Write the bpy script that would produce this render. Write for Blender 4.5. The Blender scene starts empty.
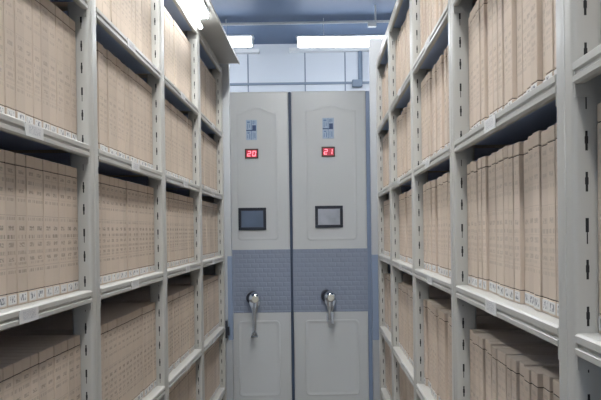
import bpy, bmesh, math, random
from mathutils import Vector, Matrix
random.seed(7)
SC = bpy.context.scene
COL = SC.collection
W, H, F = 601, 400, 640.0
PPX, PPY = 319.88, 235.8
CAM_Z = 1.5
YAW, PITCH, ROLL = [math.radians(a) for a in (0.0267, -0.445, -0.728)]

def axes():
    cy, sy, cp, sp = math.cos(YAW), math.sin(YAW), math.cos(PITCH), math.sin(PITCH)
    cr, sr = math.cos(ROLL), math.sin(ROLL)
    f = Vector((-sy*cp, cy*cp, sp)); r = Vector((cy, sy, 0)); u = r.cross(f)
    return cr*r + sr*u, -sr*r + cr*u, f
R_, U_, F_ = axes()
ORG = Vector((0, 0, CAM_Z))
def proj(p):
    p = Vector(p) - ORG; d = p.dot(F_)
    return PPX + F*p.dot(R_)/d, PPY - F*p.dot(U_)/d
def at(px, py, y):                       # where on the plane y = const a thing of the photo stands
    d = F_ + R_*((px-PPX)/F) + U_*((PPY-py)/F)
    return ORG + d*(y/d.y)

# ------------------------------------------------------------------ materials
def mat(name, color, rough=.5, metal=0.0, var=.05, scale=6.0, bump=0.0, bscale=200, emit=None, spec=.5):
    m = bpy.data.materials.new(name); m.use_nodes = True
    nt = m.node_tree; N = nt.nodes; L = nt.links
    b = N['Principled BSDF']
    b.inputs['Roughness'].default_value = rough; b.inputs['Metallic'].default_value = metal
    b.inputs['Specular IOR Level'].default_value = spec
    tc = N.new('ShaderNodeTexCoord'); n = N.new('ShaderNodeTexNoise'); n.inputs['Scale'].default_value = scale
    n.inputs['Detail'].default_value = 3
    L.new(tc.outputs['Object'], n.inputs['Vector'])
    mx = N.new('ShaderNodeMix'); mx.data_type = 'RGBA'
    c = Vector(color)
    mx.inputs[6].default_value = (*(c*(1-var)), 1); mx.inputs[7].default_value = (*(c*(1+var)), 1)
    L.new(n.outputs['Fac'], mx.inputs[0]); L.new(mx.outputs[2], b.inputs['Base Color'])
    if bump:
        n2 = N.new('ShaderNodeTexNoise'); n2.inputs['Scale'].default_value = bscale
        bp = N.new('ShaderNodeBump'); bp.inputs['Strength'].default_value = bump; bp.inputs['Distance'].default_value = .002
        L.new(tc.outputs['Object'], n2.inputs['Vector']); L.new(n2.outputs['Fac'], bp.inputs['Height']); L.new(bp.outputs[0], b.inputs['Normal'])
    if emit:
        b.inputs['Emission Color'].default_value = (*emit[0], 1); b.inputs['Emission Strength'].default_value = emit[1]
    return m

def kraft(name, contrast):
    m = mat(name, (.59, .497, .41), rough=.75, var=.05, scale=9, bump=.08, bscale=90, spec=.2)
    nt = m.node_tree; N = nt.nodes; L = nt.links; b = N['Principled BSDF']
    base = b.inputs['Base Color'].links[0].from_socket
    uv = N.new('ShaderNodeUVMap'); uv.uv_map = 'UVMap'
    sp = N.new('ShaderNodeSeparateXYZ'); L.new(uv.outputs[0], sp.inputs[0])
    def math_(op, a, bb=None):
        n = N.new('ShaderNodeMath'); n.operation = op
        for i, v in enumerate((a, bb)):
            if v is None: continue
            if isinstance(v, (int, float)): n.inputs[i].default_value = v
            else: L.new(v, n.inputs[i])
        return n.outputs[0]
    oi = N.new('ShaderNodeObjectInfo')
    fr = math_('FRACT', sp.outputs[0]); fl = math_('FLOOR', sp.outputs[0])
    seed = math_('ADD', math_('MULTIPLY', oi.outputs['Random'], 91.0), math_('MULTIPLY', fl, 3.7))
    vv = math_('DIVIDE', sp.outputs[1], .31)
    def ramp(rows):
        r = N.new('ShaderNodeValToRGB'); r.color_ramp.interpolation = 'CONSTANT'
        el = r.color_ramp.elements
        el[0].position = 0; el[0].color = (0, 0, 0, 1); el[1].position = 1; el[1].color = (0, 0, 0, 1)
        for z, h, s in rows:
            e = el.new((z-h/2)/.31); e.color = (s, s, s, 1)
            e = el.new((z+h/2)/.31); e.color = (0, 0, 0, 1)
        L.new(vv, r.inputs[0]); return r.outputs[0]
    zz = lambda y: .279 - (y-161)/142*.255
    small = ramp([(zz(y), h, s) for y, h, s in ((168, .006, .55), (186, .007, .7), (206, .006, .7), (225.5, .006, .6), (244.5, .007, 1), (261, .006, .8), (273, .005, .6), (281, .006, .8))])
    big = ramp([(zz(y), .0075, s) for y, s in ((175.5, .75), (196, .8), (235.5, 1), (253, .8), (268, .8))])
    rule = ramp([(zz(y), .0014, s) for y, s in ((180, .35), (202, .35), (222, .7), (248, .5), (263, .4), (277, .6))])
    def noise(sx, sy, det):
        cb = N.new('ShaderNodeCombineXYZ')
        L.new(math_('MULTIPLY', fr, sx), cb.inputs[0]); L.new(math_('MULTIPLY', sp.outputs[1], sy), cb.inputs[1]); L.new(seed, cb.inputs[2])
        n = N.new('ShaderNodeTexNoise'); n.inputs['Scale'].default_value = 1; n.inputs['Detail'].default_value = det
        L.new(cb.outputs[0], n.inputs['Vector']); return n.outputs['Fac']
    def step(v, lo, hi):
        mr = N.new('ShaderNodeMapRange'); mr.clamp = True
        mr.inputs['From Min'].default_value = lo; mr.inputs['From Max'].default_value = hi
        L.new(v, mr.inputs['Value']); return mr.outputs[0]
    off = math_('ABSOLUTE', math_('SUBTRACT', fr, .5))
    inner = math_('LESS_THAN', off, .40); core = math_('LESS_THAN', off, .26)
    t1 = math_('MULTIPLY', math_('MULTIPLY', small, step(noise(14, 20, 1), .42, .58)), inner)
    t2 = math_('MULTIPLY', math_('MULTIPLY', big, step(noise(6, 260, 2), .36, .52)), core)
    mk = math_('MAXIMUM', math_('MAXIMUM', t1, t2), math_('MULTIPLY', rule, .8))
    mk = math_('MULTIPLY', mk, contrast)
    hv = N.new('ShaderNodeTexWhiteNoise'); hv.noise_dimensions = '1D'; L.new(seed, hv.inputs['W'])
    br = math_('ADD', math_('MULTIPLY', hv.outputs['Value'], .12), .94)
    sc = N.new('ShaderNodeVectorMath'); sc.operation = 'SCALE'; L.new(base, sc.inputs[0]); L.new(br, sc.inputs['Scale'])
    mx = N.new('ShaderNodeMix'); mx.data_type = 'RGBA'
    L.new(mk, mx.inputs[0]); L.new(sc.outputs[0], mx.inputs[6]); mx.inputs[7].default_value = (.07, .06, .055, 1)
    L.new(mx.outputs[2], b.inputs['Base Color'])
    return m

def label_paper(name, sc, ink=(.18, .19, .21, 1)):
    m = mat(name, (.66, .66, .65), rough=.6, var=.03)
    nt = m.node_tree; N = nt.nodes; L = nt.links; b = N['Principled BSDF']
    base = b.inputs['Base Color'].links[0].from_socket
    uv = N.new('ShaderNodeUVMap'); uv.uv_map = 'UVMap'
    mp = N.new('ShaderNodeMapping'); mp.inputs['Scale'].default_value = sc
    oi = N.new('ShaderNodeObjectInfo')
    cb = N.new('ShaderNodeCombineXYZ'); L.new(oi.outputs['Random'], cb.inputs[2])
    ad = N.new('ShaderNodeVectorMath'); ad.operation = 'MULTIPLY_ADD'
    L.new(cb.outputs[0], ad.inputs[0]); ad.inputs[1].default_value = (60, 60, 60); L.new(uv.outputs[0], ad.inputs[2])
    L.new(ad.outputs[0], mp.inputs[0])
    n = N.new('ShaderNodeTexNoise'); n.inputs['Scale'].default_value = 1; n.inputs['Detail'].default_value = 2; L.new(mp.outputs[0], n.inputs['Vector'])
    mr = N.new('ShaderNodeMapRange'); mr.inputs['From Min'].default_value = .5; mr.inputs['From Max'].default_value = .56; L.new(n.outputs['Fac'], mr.inputs['Value'])
    sp = N.new('ShaderNodeSeparateXYZ'); L.new(uv.outputs[0], sp.inputs[0])
    mk = mr.outputs[0]
    for op, sock, v in (('GREATER_THAN', 0, .16), ('LESS_THAN', 0, .84), ('GREATER_THAN', 1, .2), ('LESS_THAN', 1, .86)):
        c = N.new('ShaderNodeMath'); c.operation = op; L.new(sp.outputs[sock], c.inputs[0]); c.inputs[1].default_value = v
        k = N.new('ShaderNodeMath'); k.operation = 'MULTIPLY'; L.new(mk, k.inputs[0]); L.new(c.outputs[0], k.inputs[1]); mk = k.outputs[0]
    mx = N.new('ShaderNodeMix'); mx.data_type = 'RGBA'; L.new(mk, mx.inputs[0]); L.new(base, mx.inputs[6]); mx.inputs[7].default_value = ink
    L.new(mx.outputs[2], b.inputs['Base Color'])
    return m

def banded(name, color):                 # stamped rows of little bars pressed into blue sheet
    m = mat(name, color, rough=.42, var=.05, scale=5)
    nt = m.node_tree; N = nt.nodes; L = nt.links; b = N['Principled BSDF']
    tc = N.new('ShaderNodeTexCoord')
    sw = N.new('ShaderNodeSeparateXYZ'); L.new(tc.outputs['Object'], sw.inputs[0])
    cb = N.new('ShaderNodeCombineXYZ'); L.new(sw.outputs[0], cb.inputs[0]); L.new(sw.outputs[2], cb.inputs[1])
    br = N.new('ShaderNodeTexBrick'); br.inputs['Scale'].default_value = 1
    br.inputs['Brick Width'].default_value = .06; br.inputs['Row Height'].default_value = .036
    br.inputs['Mortar Size'].default_value = .009; br.inputs['Mortar Smooth'].default_value = .9
    L.new(cb.outputs[0], br.inputs['Vector'])
    bp = N.new('ShaderNodeBump'); bp.inputs['Strength'].default_value = .4; bp.inputs['Distance'].default_value = .004; bp.invert = True
    L.new(br.outputs['Fac'], bp.inputs['Height']); L.new(bp.outputs[0], b.inputs['Normal'])
    return m

M = {}
M['steel'] = mat('grey_painted_steel', (.465, .46, .43), rough=.30, var=.03, scale=4, bump=.04, bscale=60)
M['endgrey'] = mat('cool_grey_paint', (.40, .42, .44), rough=.45, var=.03, scale=3)
M['slot'] = mat('dark_slot', (.012, .012, .014), rough=.8)
M['under'] = mat('shelf_underside_bounce_tint', (.42, .54, .80), rough=.5)  # blue of bounced light put into the colour of the shelf undersides
M['back'] = mat('slate_back_sheet', (.10, .12, .16), rough=.6)
M['kraft'] = kraft('printed_kraft_board', .26)
M['kraft_dark'] = kraft('strongly_printed_kraft_board', .5)
M['lid'] = mat('plain_kraft_board', (.59, .497, .41), rough=.75, var=.06, scale=12, bump=.08, bscale=90, spec=.2)
M['seam'] = mat('dark_fold', (.05, .042, .036), rough=.9)
M['label'] = label_paper('printed_white_label', (7, 2.2, 1))
M['tag'] = label_paper('shelf_tag_paper', (60, 9, 1), (.42, .43, .46, 1))
M['canopy'] = mat('satin_grey_sheet', (.46, .455, .44), rough=.32, metal=.1, var=.06, scale=7)
M['cabinet'] = mat('pale_grey_cabinet_paint', (.63, .635, .615), rough=.38, var=.02, scale=3, bump=.03, bscale=40)
M['blue'] = banded('stamped_blue_sheet', (.28, .318, .395))
M['blueflat'] = mat('flat_blue_paint', (.22, .28, .39), rough=.45)
M['bumper'] = mat('dark_blue_rubber', (.055, .08, .13), rough=.55)
M['black'] = mat('black_plastic', (.02, .024, .036), rough=.35)
M['screen'] = mat('screen_glass', (.15, .19, .26), rough=.16, var=.3, scale=5)
M['screen_glare'] = mat('screen_glass_painted_glare', (.46, .48, .52), rough=.2, var=.45, scale=9)  # pale reflection painted into the glass colour
M['plate'] = mat('pale_blue_plate', (.42, .52, .64), rough=.4, var=.12, scale=40)
M['ink'] = mat('dark_blue_ink', (.05, .09, .2), rough=.5, var=.3, scale=80)
M['midink'] = mat('faded_blue_ink', (.19, .28, .44), rough=.5, var=.3, scale=80)
M['bezel'] = mat('brown_black_bezel', (.07, .05, .035), rough=.5)
M['window'] = mat('dark_red_window', (.30, .035, .06), rough=.3, emit=((.8, .02, .06), .35))
M['led'] = mat('glowing_pink_red_segment', (.9, .3, .36), rough=.4, emit=((1, .30, .36), 1.3))
M['chrome'] = mat('chrome', (.78, .78, .78), rough=.14, metal=1, var=.03)
M['cream'] = mat('ivory_hub_cap', (.70, .67, .56), rough=.3)
M['ceiling'] = mat('blue_ceiling_paint', (.135, .195, .315), rough=.55, var=.06, scale=1.5)
M['wall'] = mat('pale_blue_wall_panel', (.68, .73, .80), rough=.5, var=.03, scale=1.5)
M['seamline'] = mat('grey_panel_joint', (.22, .28, .37), rough=.6)
M['floor'] = mat('grey_floor_paint', (.42, .40, .37), rough=.4, var=.08, scale=3)
M['white'] = mat('white_enamel', (.80, .83, .86), rough=.3)
M['tube'] = mat('added_lamp_diffuser', (.9, .92, .95), rough=.5, var=0, emit=((1.0, .985, .96), 43))
M['tube_canopy'] = mat('lit_diffuser_canopy', (.9, .92, .95), rough=.5, var=0, emit=((.95, .98, 1.0), 18))
M['tube_far'] = mat('lit_diffuser_far', (.9, .92, .95), rough=.5, var=0, emit=((.92, .96, 1.0), 15))

# ------------------------------------------------------------------ mesh helpers
def bx(bm, x0, x1, y0, y1, z0, z1, mi=0, bev=0.0, seg=1, edges=None):
    g = bmesh.ops.create_cube(bm, size=1, matrix=Matrix.Translation(((x0+x1)/2, (y0+y1)/2, (z0+z1)/2)) @ Matrix.Diagonal((abs(x1-x0), abs(y1-y0), abs(z1-z0), 1)))
    vs = g['verts']
    fs = set(f for v in vs for f in v.link_faces)
    for f in fs: f.material_index = mi
    if bev:
        es = list(set(e for v in vs for e in v.link_edges))
        if edges == 'z': es = [e for e in es if abs(e.verts[0].co.z-e.verts[1].co.z) > 1e-6]
        r = bmesh.ops.bevel(bm, geom=es, offset=bev, segments=seg, profile=.5, affect='EDGES')
        for f in r['faces']: f.material_index = mi
    return fs

def cyl(bm, p0, p1, r0, r1=None, n=20, mi=0):
    r1 = r0 if r1 is None else r1
    p0, p1 = Vector(p0), Vector(p1); d = p1-p0
    rot = d.to_track_quat('Z', 'Y').to_matrix().to_4x4()
    g = bmesh.ops.create_cone(bm, cap_ends=True, segments=n, radius1=r0, radius2=r1, depth=d.length, matrix=Matrix.Translation((p0+p1)/2) @ rot)
    for f in set(f for v in g['verts'] for f in v.link_faces): f.material_index = mi

def tube(bm, pts, radii, n=14, flat=1.0, mi=0):
    """a swept bar through pts; flat squeezes it along the sweep's second axis"""
    rings = []
    for i, p in enumerate(pts):
        p = Vector(p)
        a = Vector(pts[max(0, i-1)]); b = Vector(pts[min(len(pts)-1, i+1)])
        t = (b-a).normalized(); s = t.cross(Vector((0, 1, 0)))
        if s.length < 1e-4: s = t.cross(Vector((0, 0, 1)))
        s.normalize(); q = s.cross(t)
        rings.append([bm.verts.new(p + s*math.cos(2*math.pi*k/n)*radii[i] + q*math.sin(2*math.pi*k/n)*radii[i]*flat) for k in range(n)])
    for a, b in zip(rings, rings[1:]):
        for k in range(n):
            f = bm.faces.new((a[k], a[(k+1) % n], b[(k+1) % n], b[k])); f.material_index = mi; f.smooth = True
    bm.faces.new(rings[0][::-1]).material_index = mi; bm.faces.new(rings[-1]).material_index = mi

def extrude_profile_y(bm, prof, y0, y1, mi=0):
    a = [bm.verts.new((x, y0, z)) for x, z in prof]; b = [bm.verts.new((x, y1, z)) for x, z in prof]
    n = len(prof); fs = []
    for k in range(n): fs.append(bm.faces.new((a[k], a[(k+1) % n], b[(k+1) % n], b[k])))
    fs.append(bm.faces.new(a[::-1])); fs.append(bm.faces.new(b))
    for f in fs: f.material_index = mi
    return fs

def mesh_from(name, bm, mats, smooth_angle=None):
    bmesh.ops.recalc_face_normals(bm, faces=bm.faces)
    me = bpy.data.meshes.new(name); bm.to_mesh(me); bm.free()
    for m in (mats if isinstance(mats, (list, tuple)) else [mats]): me.materials.append(m)
    if smooth_angle is not None:
        me.shade_smooth() if hasattr(me, 'shade_smooth') else None
        if hasattr(me, 'set_sharp_from_angle'): me.set_sharp_from_angle(angle=math.radians(smooth_angle))
    return me

def obj(name, bm, mats, parent=None, smooth=35):
    o = bpy.data.objects.new(name, mesh_from(name, bm, mats, smooth) if isinstance(bm, bmesh.types.BMesh) else bm)
    COL.objects.link(o); o.parent = parent
    return o
def tag(o, label=None, cat=None, group=None, kind=None):
    for k, v in (('label', label), ('category', cat), ('group', group), ('kind', kind)):
        if v: o[k] = v
    return o
def empty(name, loc, label, cat, group=None, rz=0):
    o = bpy.data.objects.new(name, None); COL.objects.link(o); o.location = loc; o.rotation_euler.z = rz
    o.empty_display_size = .1
    return tag(o, label, cat, group)
NB = bmesh.new

# ------------------------------------------------------------------ room
CEIL, YW = 3.34, 6.3
def struct(name, dims, m):
    b = NB(); bx(b, *dims); return tag(obj(name, b, m, smooth=None), kind='structure')
struct('floor', (-3.2, 3.2, -2.6, YW+.1, -.1, 0), M['floor'])
struct('ceiling', (-3.2, 3.2, -2.6, YW+.1, CEIL, CEIL+.1), M['ceiling'])
struct('wall_far', (-3.2, 3.2, YW, YW+.1, 0, CEIL), M['wall'])
struct('wall_left', (-3.3, -3.2, -2.6, YW+.1, 0, CEIL), M['wall'])
struct('wall_right', (3.2, 3.3, -2.6, YW+.1, 0, CEIL), M['wall'])
struct('wall_back', (-3.2, 3.2, -2.7, -2.6, 0, CEIL), M['wall'])
# joints and rail on the far wall
zr = at(300, 83.5, YW).z
struct('trim_1', (-3.2, 3.2, YW-.012, YW, zr-.012, zr+.010), M['seamline'])
for i, px in enumerate((248, 305, 345)):
    x = at(px, 66, YW).x
    struct('trim_%d' % (i+2), (x-.006, x+.006, YW-.004, YW, 1.0, CEIL-.03), M['seamline'])
# ------------------------------------------------------------------ racks
S = [.906, .5445, .196, -.149, -.543, -.885, -1.235]      # heights of the shelf lips from the eye
S = [CAM_Z+s for s in S]
PW, PD, RD = .06, .05, .30              # post width, post depth, rack depth
LIP = .030
TOP = 2.425

def post_mesh(flip):
    """local: aisle face at x=0, rack goes to -x; slots on the two faces across the rack"""
    b = NB()
    bx(b, -PD, 0, -PW/2, PW/2, .10, TOP, 0, bev=.007, seg=3, edges='z')
    bx(b, -.002, .0012, -.006, .006, .11, TOP-.01, 0, bev=.001)     # rolled centre bead on the aisle face
    for sgn in (-1, 1):
        k = 0; z = .16
        while z < TOP-.05:
            y0 = sgn*PW/2
            yy = (y0-.0002, y0+.0005) if sgn > 0 else (y0-.0005, y0+.0002)
            for (dx, z0, z1) in ((.0015, z-.012, z+.013), (.0022, z-.003, z+.006)) if k % 3 else ((.0020, z-.004, z+.014), (.0007, z-.019, z-.003)):
                bx(b, -.017-dx, -.017+dx, yy[0], yy[1], z0, z1, 1)
            k += 1; z += .0595 if k % 2 else .052
    return mesh_from('post', b, [M['steel'], M['slot']], 40)
POST = post_mesh(1)

def shelf_mesh(length):
    b = NB(); h = LIP/2
    prof = [(-.004, h), (0, h-.003), (0, .003), (-.0035, .0005), (-.0035, -.0025), (0, -.005), (0, -h+.003), (-.004, -h), (-.012, -h), (-.012, h-.010), (-.016, h-.011), (-RD+.012, h-.011), (-RD+.012, h)]
    fs = extrude_profile_y(b, prof, -length/2, length/2)
    b.normal_update()
    bmesh.ops.recalc_face_normals(b, faces=b.faces)
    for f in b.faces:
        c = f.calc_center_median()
        if f.normal.z < -.7 and c.x < -.013: f.material_index = 1  # downward faces take the painted bounce-light colour
    # hook brackets on the ends
    for s in (-1, 1):
        bx(b, -.025, -.002, s*length/2-.0015*s-.0015, s*length/2-.0015*s+.0015, -h-.016, h-.004, 0)
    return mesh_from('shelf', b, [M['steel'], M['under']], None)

def uvl(b):
    return b.loops.layers.uv.get('UVMap') or b.loops.layers.uv.new('UVMap')
def uvq(b, fs, fn):
    uv = uvl(b)
    for f in fs:
        for l in f.loops: l[uv].uv = fn(f, l.vert.co)

def tag_mesh():
    b = NB(); uvl(b)
    fs = bx(b, 0, .0016, -.038, .038, -.0125, .0125, 0)
    uvq(b, fs, lambda f, c: ((c.y+.038)/.076*1.0, (c.z+.0125)/.025) if f.normal.x > .5 or c.x > .001 else (0, 0))
    return mesh_from('shelf_tag', b, M['tag'])
TAG = tag_mesh()

def make_rack(side, X, ys, label):
    sx = 1 if side == 'L' else -1           # which way the aisle lies
    root = empty('archive_rack', (X, ys[len(ys)//2], 0), label, 'shelving rack', 'mobile shelving racks along the aisle', 0 if sx > 0 else math.pi)
    y_root = root.location.y
    ly = lambda y: (y-y_root)*sx           # local y of a world y
    for y in ys:
        o = obj('post', POST, None, root); o.location = (0, ly(y), 0)
    for a, c in zip(ys, ys[1:]):
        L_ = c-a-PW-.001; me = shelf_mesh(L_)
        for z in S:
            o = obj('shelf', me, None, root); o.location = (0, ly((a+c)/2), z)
            t = obj('shelf_tag', TAG, None, o); t.location = (0, random.uniform(-.03, .03), 0)
            t['label'] = 'white shelf tag'
    ya, yb = sorted((ly(ys[0]-.04), ly(ys[-1]+.04)))
    b = NB(); bx(b, -RD-.02, -RD+.010, ya, yb, .1, TOP); tag(obj('back_panel', b, M['back'], root, None), 'dark slate back panel')
    b = NB(); bx(b, -RD-.02, .03, ya, yb, 0, .12, bev=.006); obj('base_plinth', b, M['steel'], root)
    # the unit's end panel: its edge reaches a little into the aisle
    e = .036 if side == 'L' else .033
    py = ly(ys[-1]+.055); p0, p1 = py-.016, py+.016
    b = NB(); bx(b, -RD-.02, e, p0, p1, .03, 2.575, bev=.006, seg=2)
    ep = obj('end_panel', b, M['endgrey'], root)
    zb0, zb1 = CAM_Z-.617, CAM_Z-.137
    b = NB(); bx(b, e-.024 if side == 'L' else -.08, e+.002, p0-.002, p1+.002, zb0, zb1, bev=.002); tag(obj('blue_band', b, M['blueflat'], ep), 'blue band')
    return root, ly

yL = [.875, 1.547, 2.237, 2.9248, 3.6042]; XL = -.5422
yR = [.17, .842, 1.557, 2.2199, 2.9238, 3.5519]; XR = .3218
rackL, lyL = make_rack('L', XL, yL, 'grey steel archive rack with lamp canopy, in front of cabinet 20')
rackR, lyR = make_rack('R', XR, yR, 'grey steel archive rack without canopy, in front of cabinet 21')
# lamp canopy over the left rack
b = NB()
ya, yb = lyL(.60), lyL(3.64)
bx(b, -RD-.02, .098, ya, yb, 2.455, 2.467, 0, bev=.002)
bx(b, .094, .098, ya, yb, 2.449, 2.463, 0)
tag(obj('canopy', b, M['canopy'], rackL), 'satin grey overhanging canopy')
b = NB(); bx(b, -.03, -.012, lyL(.86), lyL(3.63), TOP-.006, 2.456, 0); obj('header_panel', b, M['steel'], rackL)
b = NB(); bx(b, -.008, .012, lyL(3.60), lyL(3.632), CAM_Z-.60, CAM_Z-.50, 0, bev=.004, seg=2)
bx(b, .012, .022, lyL(3.606), lyL(3.628), CAM_Z-.585, CAM_Z-.535, 0, bev=.003)
tag(obj('latch', b, M['black'], rackL), 'small black latch')
b = NB(); bx(b, -RD-.02, 0, lyR(3.58), lyR(.16), TOP-.004, TOP+.012, 0, bev=.003); obj('top_cover', b, M['steel'], rackR)

# ------------------------------------------------------------------ boxes
BH, BD = .289, .235
def box_pieces(b, gap, t, dx=0, dy=0, dz=0, k=0, lid=True, label=False, h=BH):
    """front face at x=0 (looks to +x), depth to -x; uv: u across the spine, v height in metres"""
    uvl(b); w = t/2-gap
    def fn(f, c):
        if f.normal.x > .9: return (k+min(.999, max(.001, (c.y-dy)/t+.5)), c.z-dz)
        return (k+.5, -1)
    def piece(x0, x1, ww, z0, z1, mi, bev=0):
        fs0 = set(b.faces)
        bx(b, dx+x0, dx+x1, dy-ww, dy+ww, dz+z0, dz+z1, mi, bev)
        fs = [f for f in b.faces if f not in fs0]
        for f in fs: f.normal_update()
        uvq(b, fs, fn)
    piece(-BD, 0, w, 0, .0236, 0, .0008)
    piece(-BD+.002, -.0012, w-.0012, .0236, .0252, 1)
    piece(-BD, 0, w, .0252, h-.0245, 0, .0008)
    piece(-BD+.002, -.0012, w-.0012, h-.0245, h-.0228, 1)
    if lid: piece(-BD, 0, w, h-.0228, h, 2, .0012)
    if label: label_piece(b, t, dx, dy, dz, 3)
def label_piece(b, t, dx=0, dy=0, dz=0, mi=0):
    uvl(b); w = t*.40
    fs0 = set(b.faces); bx(b, dx-.0002, dx+.0007, dy-w, dy+w, dz+.0035, dz+.0215, mi)
    fs = [f for f in b.faces if f not in fs0]
    for f in fs: f.normal_update()
    uvq(b, fs, lambda f, c: ((c.y-dy)/(2*w)+.5, (c.z-dz-.0035)/.018) if f.normal.x > .9 else (0, 0))

PROTO = {}
def proto(t, gap, km):
    key = (round(t*1000), gap, km)
    if key not in PROTO:
        b = NB(); box_pieces(b, gap, t, lid=False); m0 = mesh_from('archive_box', b, [M[km], M['seam']])
        b = NB(); bx(b, -BD, 0, -t/2+gap, t/2-gap, BH-.0228, BH, 0, .0012); m1 = mesh_from('lid', b, M['lid'])
        b = NB(); label_piece(b, t); m2 = mesh_from('spine_label', b, M['label'])
        root = bpy.data.objects.new('archive_box', m0)
        lid = bpy.data.objects.new('lid', m1); lab = bpy.data.objects.new('spine_label', m2); lab['label'] = 'white printed spine label'
        PROTO[key] = (root, lid, lab)
    return PROTO[key]

ORD = 'first second third fourth fifth sixth seventh eighth ninth tenth eleventh twelfth thirteenth fourteenth fifteenth sixteenth seventeenth eighteenth nineteenth twentieth twenty-first twenty-second twenty-third'.split()
TIER = {1: 'top shelf', 2: 'second shelf down', 3: 'third shelf down', 4: 'fourth shelf down', 5: 'fifth shelf down', 6: 'sixth shelf down'}
cells = []
for side, X, ys, sx, rec in (('L', XL, yL, 1, .029), ('R', XR, yR, -1, .028)):
    nb = len(ys)-1
    for bi in range(nb):
        for tier in range(1, 7):
            y1 = ys[bi+1]-PW/2-.002; y0 = ys[bi]+PW/2+.002
            y = y1; n = 0
            while True:
                if side == 'L': t = random.choice((.036, .037, .038, .038, .039, .040))
                else: t = random.choice((.031, .032, .033, .033, .034, .035))
                if side == 'R' and random.random() < .08: y -= .003
                if y-t < y0: break
                n += 1
                back = random.choice((0, 0, .001, .002, .003, .005, .008)) if side == 'R' else random.choice((0, 0, 0, .001, .0015, .003))
                if side == 'R' and tier == 4 and bi == 1 and y-t < y0+.16: back += .012
                xf = X-sx*(rec+back)
                zb = S[tier]+LIP/2+.0004
                # how much of its spine the camera sees
                ps = [proj((xf, yy, zz)) for yy in (y, y-t) for zz in (zb, zb+BH) if yy > .12]
                area = 0
                if len(ps) == 4:
                    xs = [p[0] for p in ps]; zs = [p[1] for p in ps]
                    if side == 'L': lim = proj((X, ys[bi]+PW/2, zb))[0] if ys[bi] > .3 else -9; x0c, x1c = max(min(xs), 0, lim), min(max(xs), W)
                    else: lim = proj((X, ys[bi]+PW/2, zb))[0] if ys[bi] > .3 else 999; x0c, x1c = max(min(xs), 0), min(max(xs), W, lim)
                    h0, h1 = max(min(zs), 0), min(max(zs), H)
                    area = max(0, x1c-x0c)*max(0, h1-h0)
                    near_frame = max(xs) > -160 and min(xs) < W+320 and min(zs) < H+30 and max(zs) > -30
                    cells.append(dict(side=side, sx=sx, bay=nb-bi, tier=tier, n=n, hs=1 if side == 'L' else random.choice((1, 1, 1, .995, .99, .985)), gap=.0008 if side == 'L' else .0017, x=xf, y=y-t/2, z=zb, t=t, area=area, keep=near_frame))
                y -= t
cells = [c for c in cells if c['keep']]
cells.sort(key=lambda c: -c['area'])
solo, rest = cells[:300], cells[300:]
used = set()
for c in solo:
    r0, l0, p0 = proto(c['t'], c['gap'], 'kraft_dark' if c['side'] == 'L' and c['tier'] in (3, 4) else 'kraft')
    first = id(r0) not in used; used.add(id(r0))
    r = r0 if first else r0.copy(); COL.objects.link(r)
    for ch in (l0, p0):
        o = ch if first else ch.copy(); COL.objects.link(o); o.parent = r
    r.location = (c['x'], c['y'], c['z']); r.rotation_euler.z = 0 if c['sx'] > 0 else math.pi
    r.scale.z = c['hs']
    r['label'] = 'kraft archive box %s from far post, %s, %s bay from cabinet %s' % (ORD[c['n']-1], TIER[c['tier']], ORD[c['bay']-1], '20' if c['side'] == 'L' else '21')
    r['category'] = 'archive box'; r['group'] = 'kraft archive boxes standing in the racks'
b = NB()
for i, c in enumerate(rest):
    tb = NB(); box_pieces(tb, c['gap'], c['t'], k=i % 60, label=True)
    if c['sx'] < 0: bmesh.ops.rotate(tb, verts=tb.verts, cent=(0, 0, 0), matrix=Matrix.Rotation(math.pi, 3, 'Z'))
    bmesh.ops.translate(tb, verts=tb.verts, vec=(c['x'], c['y'], c['z']))
    me = bpy.data.meshes.new('tmp'); tb.to_mesh(me); tb.free(); b.from_mesh(me); bpy.data.meshes.remove(me)
tag(obj('archive_boxes', b, [M['kraft'], M['seam'], M['lid'], M['label']], None, None), 'remaining kraft archive boxes packed in the bays toward cabinets 20 and 21', 'archive boxes', None, 'stuff')

# ------------------------------------------------------------------ far mobile cabinets
YC = 4.8696
def seg_digit(bm, ch, cx, cz, w, h, y):
    segs = {'0': 'abcdef', '1': 'bc', '2': 'abged'}[ch]; t = w*.24
    sh = lambda z: (z-cz)*.12
    for s in segs:
        if s in 'agd':
            z = {'a': cz+h/2-t/2, 'g': cz, 'd': cz-h/2+t/2}[s]
            bx(bm, cx-w/2+t*.4+sh(z), cx+w/2-t*.4+sh(z), y-.002, y, z-t/2, z+t/2)
        else:
            up = s in 'bf'; z0, z1 = (cz+t*.2, cz+h/2-t*.4) if up else (cz-h/2+t*.4, cz-t*.2)
            x = cx + (w/2-t/2 if s in 'bc' else -w/2+t/2) + sh((z0+z1)/2)
            bx(bm, x-t/2, x+t/2, y-.002, y, z0, z1)

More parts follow.
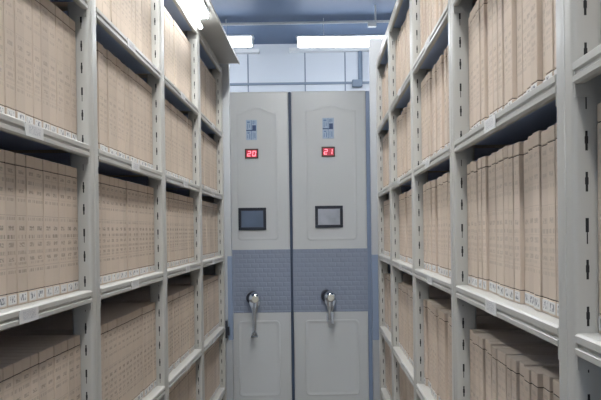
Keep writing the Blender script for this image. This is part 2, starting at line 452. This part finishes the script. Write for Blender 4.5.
def raised_plate(bm, x0, x1, z0, z1, y, th=.005, arch=0.0, r=.03):
    pts = []
    def arc(cx, cz, a0, a1, rr):
        for k in range(7):
            a = math.radians(a0+(a1-a0)*k/6); pts.append((cx+rr*math.cos(a), cz+rr*math.sin(a)))
    arc(x0+r, z0+r, 180, 270, r); arc(x1-r, z0+r, 270, 360, r)
    if arch:
        n = 24
        for k in range(n+1):
            s = k/n; pts.append((x1+(x0-x1)*s, z1+arch*(.5-.5*math.cos(2*math.pi*s))**1.2))
    else:
        arc(x1-r, z1-r, 0, 90, r); arc(x0+r, z1-r, 90, 180, r)
    def ring(ins, yy):
        cx, cz = (x0+x1)/2, (z0+z1)/2; hx, hz = (x1-x0)/2, (z1-z0)/2
        return [bm.verts.new((cx+(px-cx)*(1-ins/hx), yy, cz+(pz-cz)*(1-ins/hz))) for px, pz in pts]
    rs = [ring(0, y), ring(.004, y-th), ring(.012, y-th), ring(.018, y-.001), ring(.03, y-.0008)]
    n = len(pts)
    for a, c in zip(rs, rs[1:]):
        for k in range(n): bm.faces.new((a[k], a[(k+1) % n], c[(k+1) % n], c[k]))
    bm.faces.new(rs[-1])

def make_cabinet(num, xl, xr, label, sheet, handle, frames, bump_w, lit, plate_px, disp_px, screen_px):
    zt = CAM_Z+1.063; zb1, zb2 = CAM_Z-.137, CAM_Z-.617
    root = empty('mobile_cabinet', ((xl+xr)/2, YC, 0), label, 'cabinet', 'mobile cabinets at the aisle end')
    ox, oy = root.location.x, YC
    def P(px, py): p = at(px, py, YC); return p.x-ox, p.z
    a, c = xl-ox, xr-bump_w-ox
    b = NB(); bx(b, a+.02, c-.0, .03, YW-.25-YC, 0, zt-.05); obj('carcass', b, M['steel'], root)
    b = NB(); bx(b, a, c, 0, .035, .02, zt, bev=.010, seg=3)
    for (fx0, fy0, fx1, fy1, arch) in frames:
        x0, z1 = P(fx0, fy0); x1, z0 = P(fx1, fy1)
        raised_plate(b, x0, x1, z0, z1, 0, th=.0028 if arch else .004, arch=arch)
    ep = obj('end_panel', b, M['cabinet'], root)
    b = NB(); bx(b, a-.001, c+.001, -.003, .02, zb2, zb1, bev=.001); tag(obj('blue_band', b, M['blue'], root), 'stamped blue band')
    b = NB(); bx(b, c, c+bump_w, .004, .05, .02, zt-.004, bev=.003); tag(obj('bumper_strip', b, sheet, root), 'dark blue edge strip')
    # touch screen
    x0, z1 = P(screen_px[0], screen_px[1]); x1, z0 = P(screen_px[2], screen_px[3]); f = .022
    b = NB()
    for d in ((x0, x1, z1-f, z1), (x0, x1, z0, z0+f), (x0, x0+f, z0+f, z1-f), (x1-f, x1, z0+f, z1-f)): bx(b, d[0], d[1], -.014, 0, d[2], d[3], 0, .002)
    sc = tag(obj('touch_screen', b, M['black'], root), 'black framed touch screen')
    b = NB(); bx(b, x0+f-.002, x1-f+.002, -.008, 0, z0+f-.002, z1-f+.002); obj('screen_glass', b, M['screen_glare' if lit else 'screen'], sc)  # lit picks the glass with the reflection painted in
    # number display
    x0, z1 = P(disp_px[0], disp_px[1]); x1, z0 = P(disp_px[2], disp_px[3]); f = .010
    b = NB()
    for d in ((x0, x1, z1-f, z1), (x0, x1, z0, z0+f), (x0, x0+f, z0+f, z1-f), (x1-f, x1, z0+f, z1-f)): bx(b, d[0], d[1], -.012, 0, d[2], d[3], 0, .0015)
    nd = tag(obj('number_display', b, M['bezel'], root), 'red lit number %s' % num)
    b = NB(); bx(b, x0+f-.001, x1-f+.001, -.006, 0, z0+f-.001, z1-f+.001); obj('display_window', b, M['window'], nd)
    cx, cz = (x0+x1)/2, (z0+z1)/2; w, h = (x1-x0)*.27, (z1-z0)*.56
    for ch, s in zip(num, (-1, 1)):
        b = NB(); seg_digit(b, ch, cx+s*w*.68, cz, w, h, -.006); obj('digit', b, M['led'], nd, None)
    # emblem plate
    x0, z1 = P(plate_px[0], plate_px[1]); x1, z0 = P(plate_px[2], plate_px[3]); w, h = x1-x0, z1-z0
    b = NB(); bx(b, x0, x1, -.004, 0, z0, z1, 0, .001)
    pl = tag(obj('emblem_plate', b, M['plate'], root), 'pale blue emblem plate')
    b = NB()
    def mark(u0, u1, v0, v1, mi): bx(b, x0+u0*w, x0+u1*w, -.0048, -.0035, z1-v1*h, z1-v0*h, mi)
    mark(.02, .60, .50, .55, 0); mark(.58, .92, .27, .55, 0)
    mark(.47, .53, .02, .98, 1); mark(.10, .36, .08, .16, 1); mark(.62, .72, .06, .22, 1); mark(.80, .86, .06, .2, 1)
    mark(.12, .18, .2, .45, 1); mark(.30, .36, .22, .4, 1); mark(.12, .34, .62, .68, 1); mark(.12, .18, .74, .92, 1); mark(.30, .38, .7, .94, 1)
    mark(.62, .68, .62, .94, 1); mark(.78, .86, .66, .92, 1)
    obj('emblem_marks', b, [M['ink'], M['midink']], pl, None)
    # crank
    hx, hz = P(*handle[0]); tx, tz = P(*handle[1])
    b = NB()
    cyl(b, (hx-.020, 0, hz), (hx-.020, -.055, hz), .050, .044, 28)
    ch = tag(obj('crank_handle', b, M['black'], root), 'chrome crank with black collar')
    b = NB()
    tube(b, [(hx, -.04, hz), (hx, -.052, hz), (hx, -.075, hz), (hx, -.09, hz), (hx, -.097, hz)], [.040, .046, .044, .032, .012], 28)
    # arm: broad shoulders that narrow to a bar
    L_ = hz-tz
    tube(b, [(hx, -.066, hz+.01), (hx+.001, -.072, hz-.036), (hx+.002, -.078, hz-.075), (hx+(tx-hx)*.6, -.08, hz-.120), (tx, -.08, tz)], [.040, .042, .027, .014, .012], 18, .35)
    obj('crank_arm', b, M['chrome'], ch)
    b = NB(); cyl(b, (hx+.006, -.085, hz-.004), (hx+.006, -.101, hz-.004), .028, .022, 24); tag(obj('hub_cap', b, M['cream'], ch), 'ivory hub cap')
    b = NB()
    if handle[2]:
        tube(b, [(tx-.024, -.088, tz-.010), (tx-.011, -.088, tz+.018), (tx, -.088, tz+.032), (tx+.011, -.088, tz+.018), (tx+.024, -.088, tz-.010)], [.008]*5, 10)
        tube(b, [(tx, -.088, tz+.032), (tx, -.088, tz-.012)], [.007, .007], 10)
        tube(b, [(tx-.026, -.088, tz-.010), (tx+.026, -.088, tz-.010)], [.008, .008], 10)
    else:
        tube(b, [(tx-.016, -.08, tz+.05), (tx-.019, -.084, tz-.01)], [.009, .007], 10)
        tube(b, [(tx+.018, -.08, tz+.06), (tx+.021, -.084, tz-.028)], [.011, .009], 10)
    obj('hand_grip', b, M['chrome'], ch)
    return root

make_cabinet('20', -.785, -.211, 'pale grey mobile cabinet with red display reading 20', M['bumper'], ((255.4, 297.4), (255.6, 333.5), True),
             ((236, 113, 279, 240, .045), (238, 321, 281, 396, 0)), .019, False, (246, 120, 257, 140), (245, 149, 258.5, 158.5), (238.5, 208, 266.5, 230))
make_cabinet('21', -.209, .388, 'pale grey mobile cabinet with red display reading 21', M['blueflat'], ((329.9, 296), (329.7, 318.5), False),
             ((305, 111, 357.5, 240, .045), (305, 320, 360, 395, 0)), .030, True, (322.3, 118, 334, 138.5), (321.5, 147, 335, 156.7), (315, 206, 343, 227.5))
# ------------------------------------------------------------------ lamps and services
def lamp(name, label, cx, cy, z, length, along, w, m, group=None, housing_top=None):
    root = empty(name, (cx, cy, z), label, 'lamp', group, 0 if along == 'x' else math.pi/2)
    l = length/2
    b = NB(); bx(b, -l, l, -w/2, w/2, .026, .042, 0, .004); obj('housing', b, M['white'], root)
    if z+.08 < CEIL:
        for s in (-.6, .6):
            b = NB(); cyl(b, (s*l, 0, .04), (s*l, 0, CEIL-z), .0025, n=8); obj('hanger', b, M['white'], root)
    b = NB(); bx(b, -l+.012, l-.012, -w/2+.004, w/2-.004, -.040, .027, 0, .014, 3); tag(obj('diffuser', b, m, root), 'glowing white diffuser')
    for s in (-1, 1):
        b = NB(); bx(b, s*l-.012*s-.006, s*l-.012*s+.006, -w/2, w/2, -.041, .032, 0, .003); obj('end_cap', b, M['white'], root)
    return root
YF = 5.55
pB = at(296, 42, YF); pA = at(254, 41, YF)
lamp('ceiling_lamp', 'long glowing tube lamp above cabinet 21', pB.x+.6, YF, pB.z, 1.2, 'x', .10, M['tube_far'], 'far cross-aisle lamps')
lamp('ceiling_lamp', 'glowing tube lamp above cabinet 20, partly behind the canopy', pA.x-.6, YF, pA.z, 1.2, 'x', .10, M['tube_far'], 'far cross-aisle lamps')
# white strips imitating the lamps' reflection along the head of the far wall
for i, (x0, x1, yy) in enumerate(((229, 259, 51), (289, 369, 49.5))):
    p, q = at(x0, yy, YW-.06), at(x1, yy, YW-.06)
    struct('trim_%d' % (i+5), (p.x, q.x, YW-.07, YW, p.z-.018, p.z+.016), M['white'])
# lamp under the canopy
root = empty('canopy_lamp', (-.495, 1.75, 2.4545), 'bright batten lamp fixed along the underside of the canopy', 'lamp')
b = NB(); bx(b, -.031, .031, -1.05, 1.02, -.016, -.002, 0, .003); obj('housing', b, M['white'], root)
b = NB(); bx(b, -.028, .028, -1.04, 1.015, -.036, -.014, 0, .008, 2); tag(obj('diffuser', b, M['tube_canopy'], root), 'glowing white diffuser')
b = NB(); tube(b, [(-.029, -1.0, -.036), (-.029, 1.12, -.036)], [.010, .010], 14); tag(obj('lamp_tube', b, M['tube_canopy'], root), 'thin glowing tube')
# added lamps over the aisle, out of frame, to light racks and cabinet fronts
for y in (-1.5, .1, 1.7, 3.3):
    lamp('ceiling_lamp', 'added unseen tube lamp on the ceiling over the aisle', -.05, y, CEIL-.042, 1.3, 'y', .12, M['tube'], 'added aisle ceiling lamps')
# pipe across the ceiling with a clamp
p0, p1 = at(200, 25.5, 5.25), at(400, 24.0, 5.25)
root = empty('ceiling_pipe', ((p0.x+p1.x)/2, 5.25, (p0.z+p1.z)/2), 'pale pipe running across under the blue ceiling', 'pipe')
ox, oz = root.location.x, root.location.z
b = NB(); cyl(b, (-2.6, 0, 0), (2.6, 0, .03), .011, n=14); obj('pipe_run', b, M['white'], root)
p = at(372, 25, 5.24); hx = p.x-ox
b = NB(); bx(b, hx-.034, hx+.034, -.03, .012, p.z-oz-.015, p.z-oz+.015, 0, .004)
cyl(b, (hx+.03, 0, 0), (hx+.03, 0, CEIL-oz), .008, n=10); obj('pipe_clamp', b, M['white'], root)
# conduit and junction box on the far wall
p = at(360, 66, YW); q = at(356, 84, YW)
root = empty('wall_conduit', (p.x, YW, q.z), 'grey conduit with junction box on the pale wall above cabinet 21', 'conduit')
b = NB(); cyl(b, (0, -.02, .01), (0, -.02, CEIL-q.z-.02), .022, n=12); obj('conduit_run', b, M['seamline'], root)
b = NB(); bx(b, q.x-p.x-.04, q.x-p.x+.06, -.05, -.002, -.035, .035, 0, .006); obj('junction_box', b, M['seamline'], root)

# ------------------------------------------------------------------ world, camera
wd = bpy.data.worlds.new('World'); SC.world = wd; wd.use_nodes = True
wd.node_tree.nodes['Background'].inputs[0].default_value = (.5, .58, .7, 1); wd.node_tree.nodes['Background'].inputs[1].default_value = .2
cam = bpy.data.cameras.new('camera'); co = bpy.data.objects.new('camera', cam); COL.objects.link(co)
cam.sensor_width = 36; cam.lens = F/W*36; cam.sensor_fit = 'HORIZONTAL'
cam.shift_x = (W/2-PPX)/W; cam.shift_y = (PPY-H/2)/W
cam.clip_start = .02
m = Matrix((R_, U_, -F_)).transposed().to_4x4(); m.translation = ORG
co.matrix_world = m
SC.camera = co
SC.view_settings.view_transform = 'Standard'
SC.view_settings.look = 'None'
SC.view_settings.exposure = 0.0
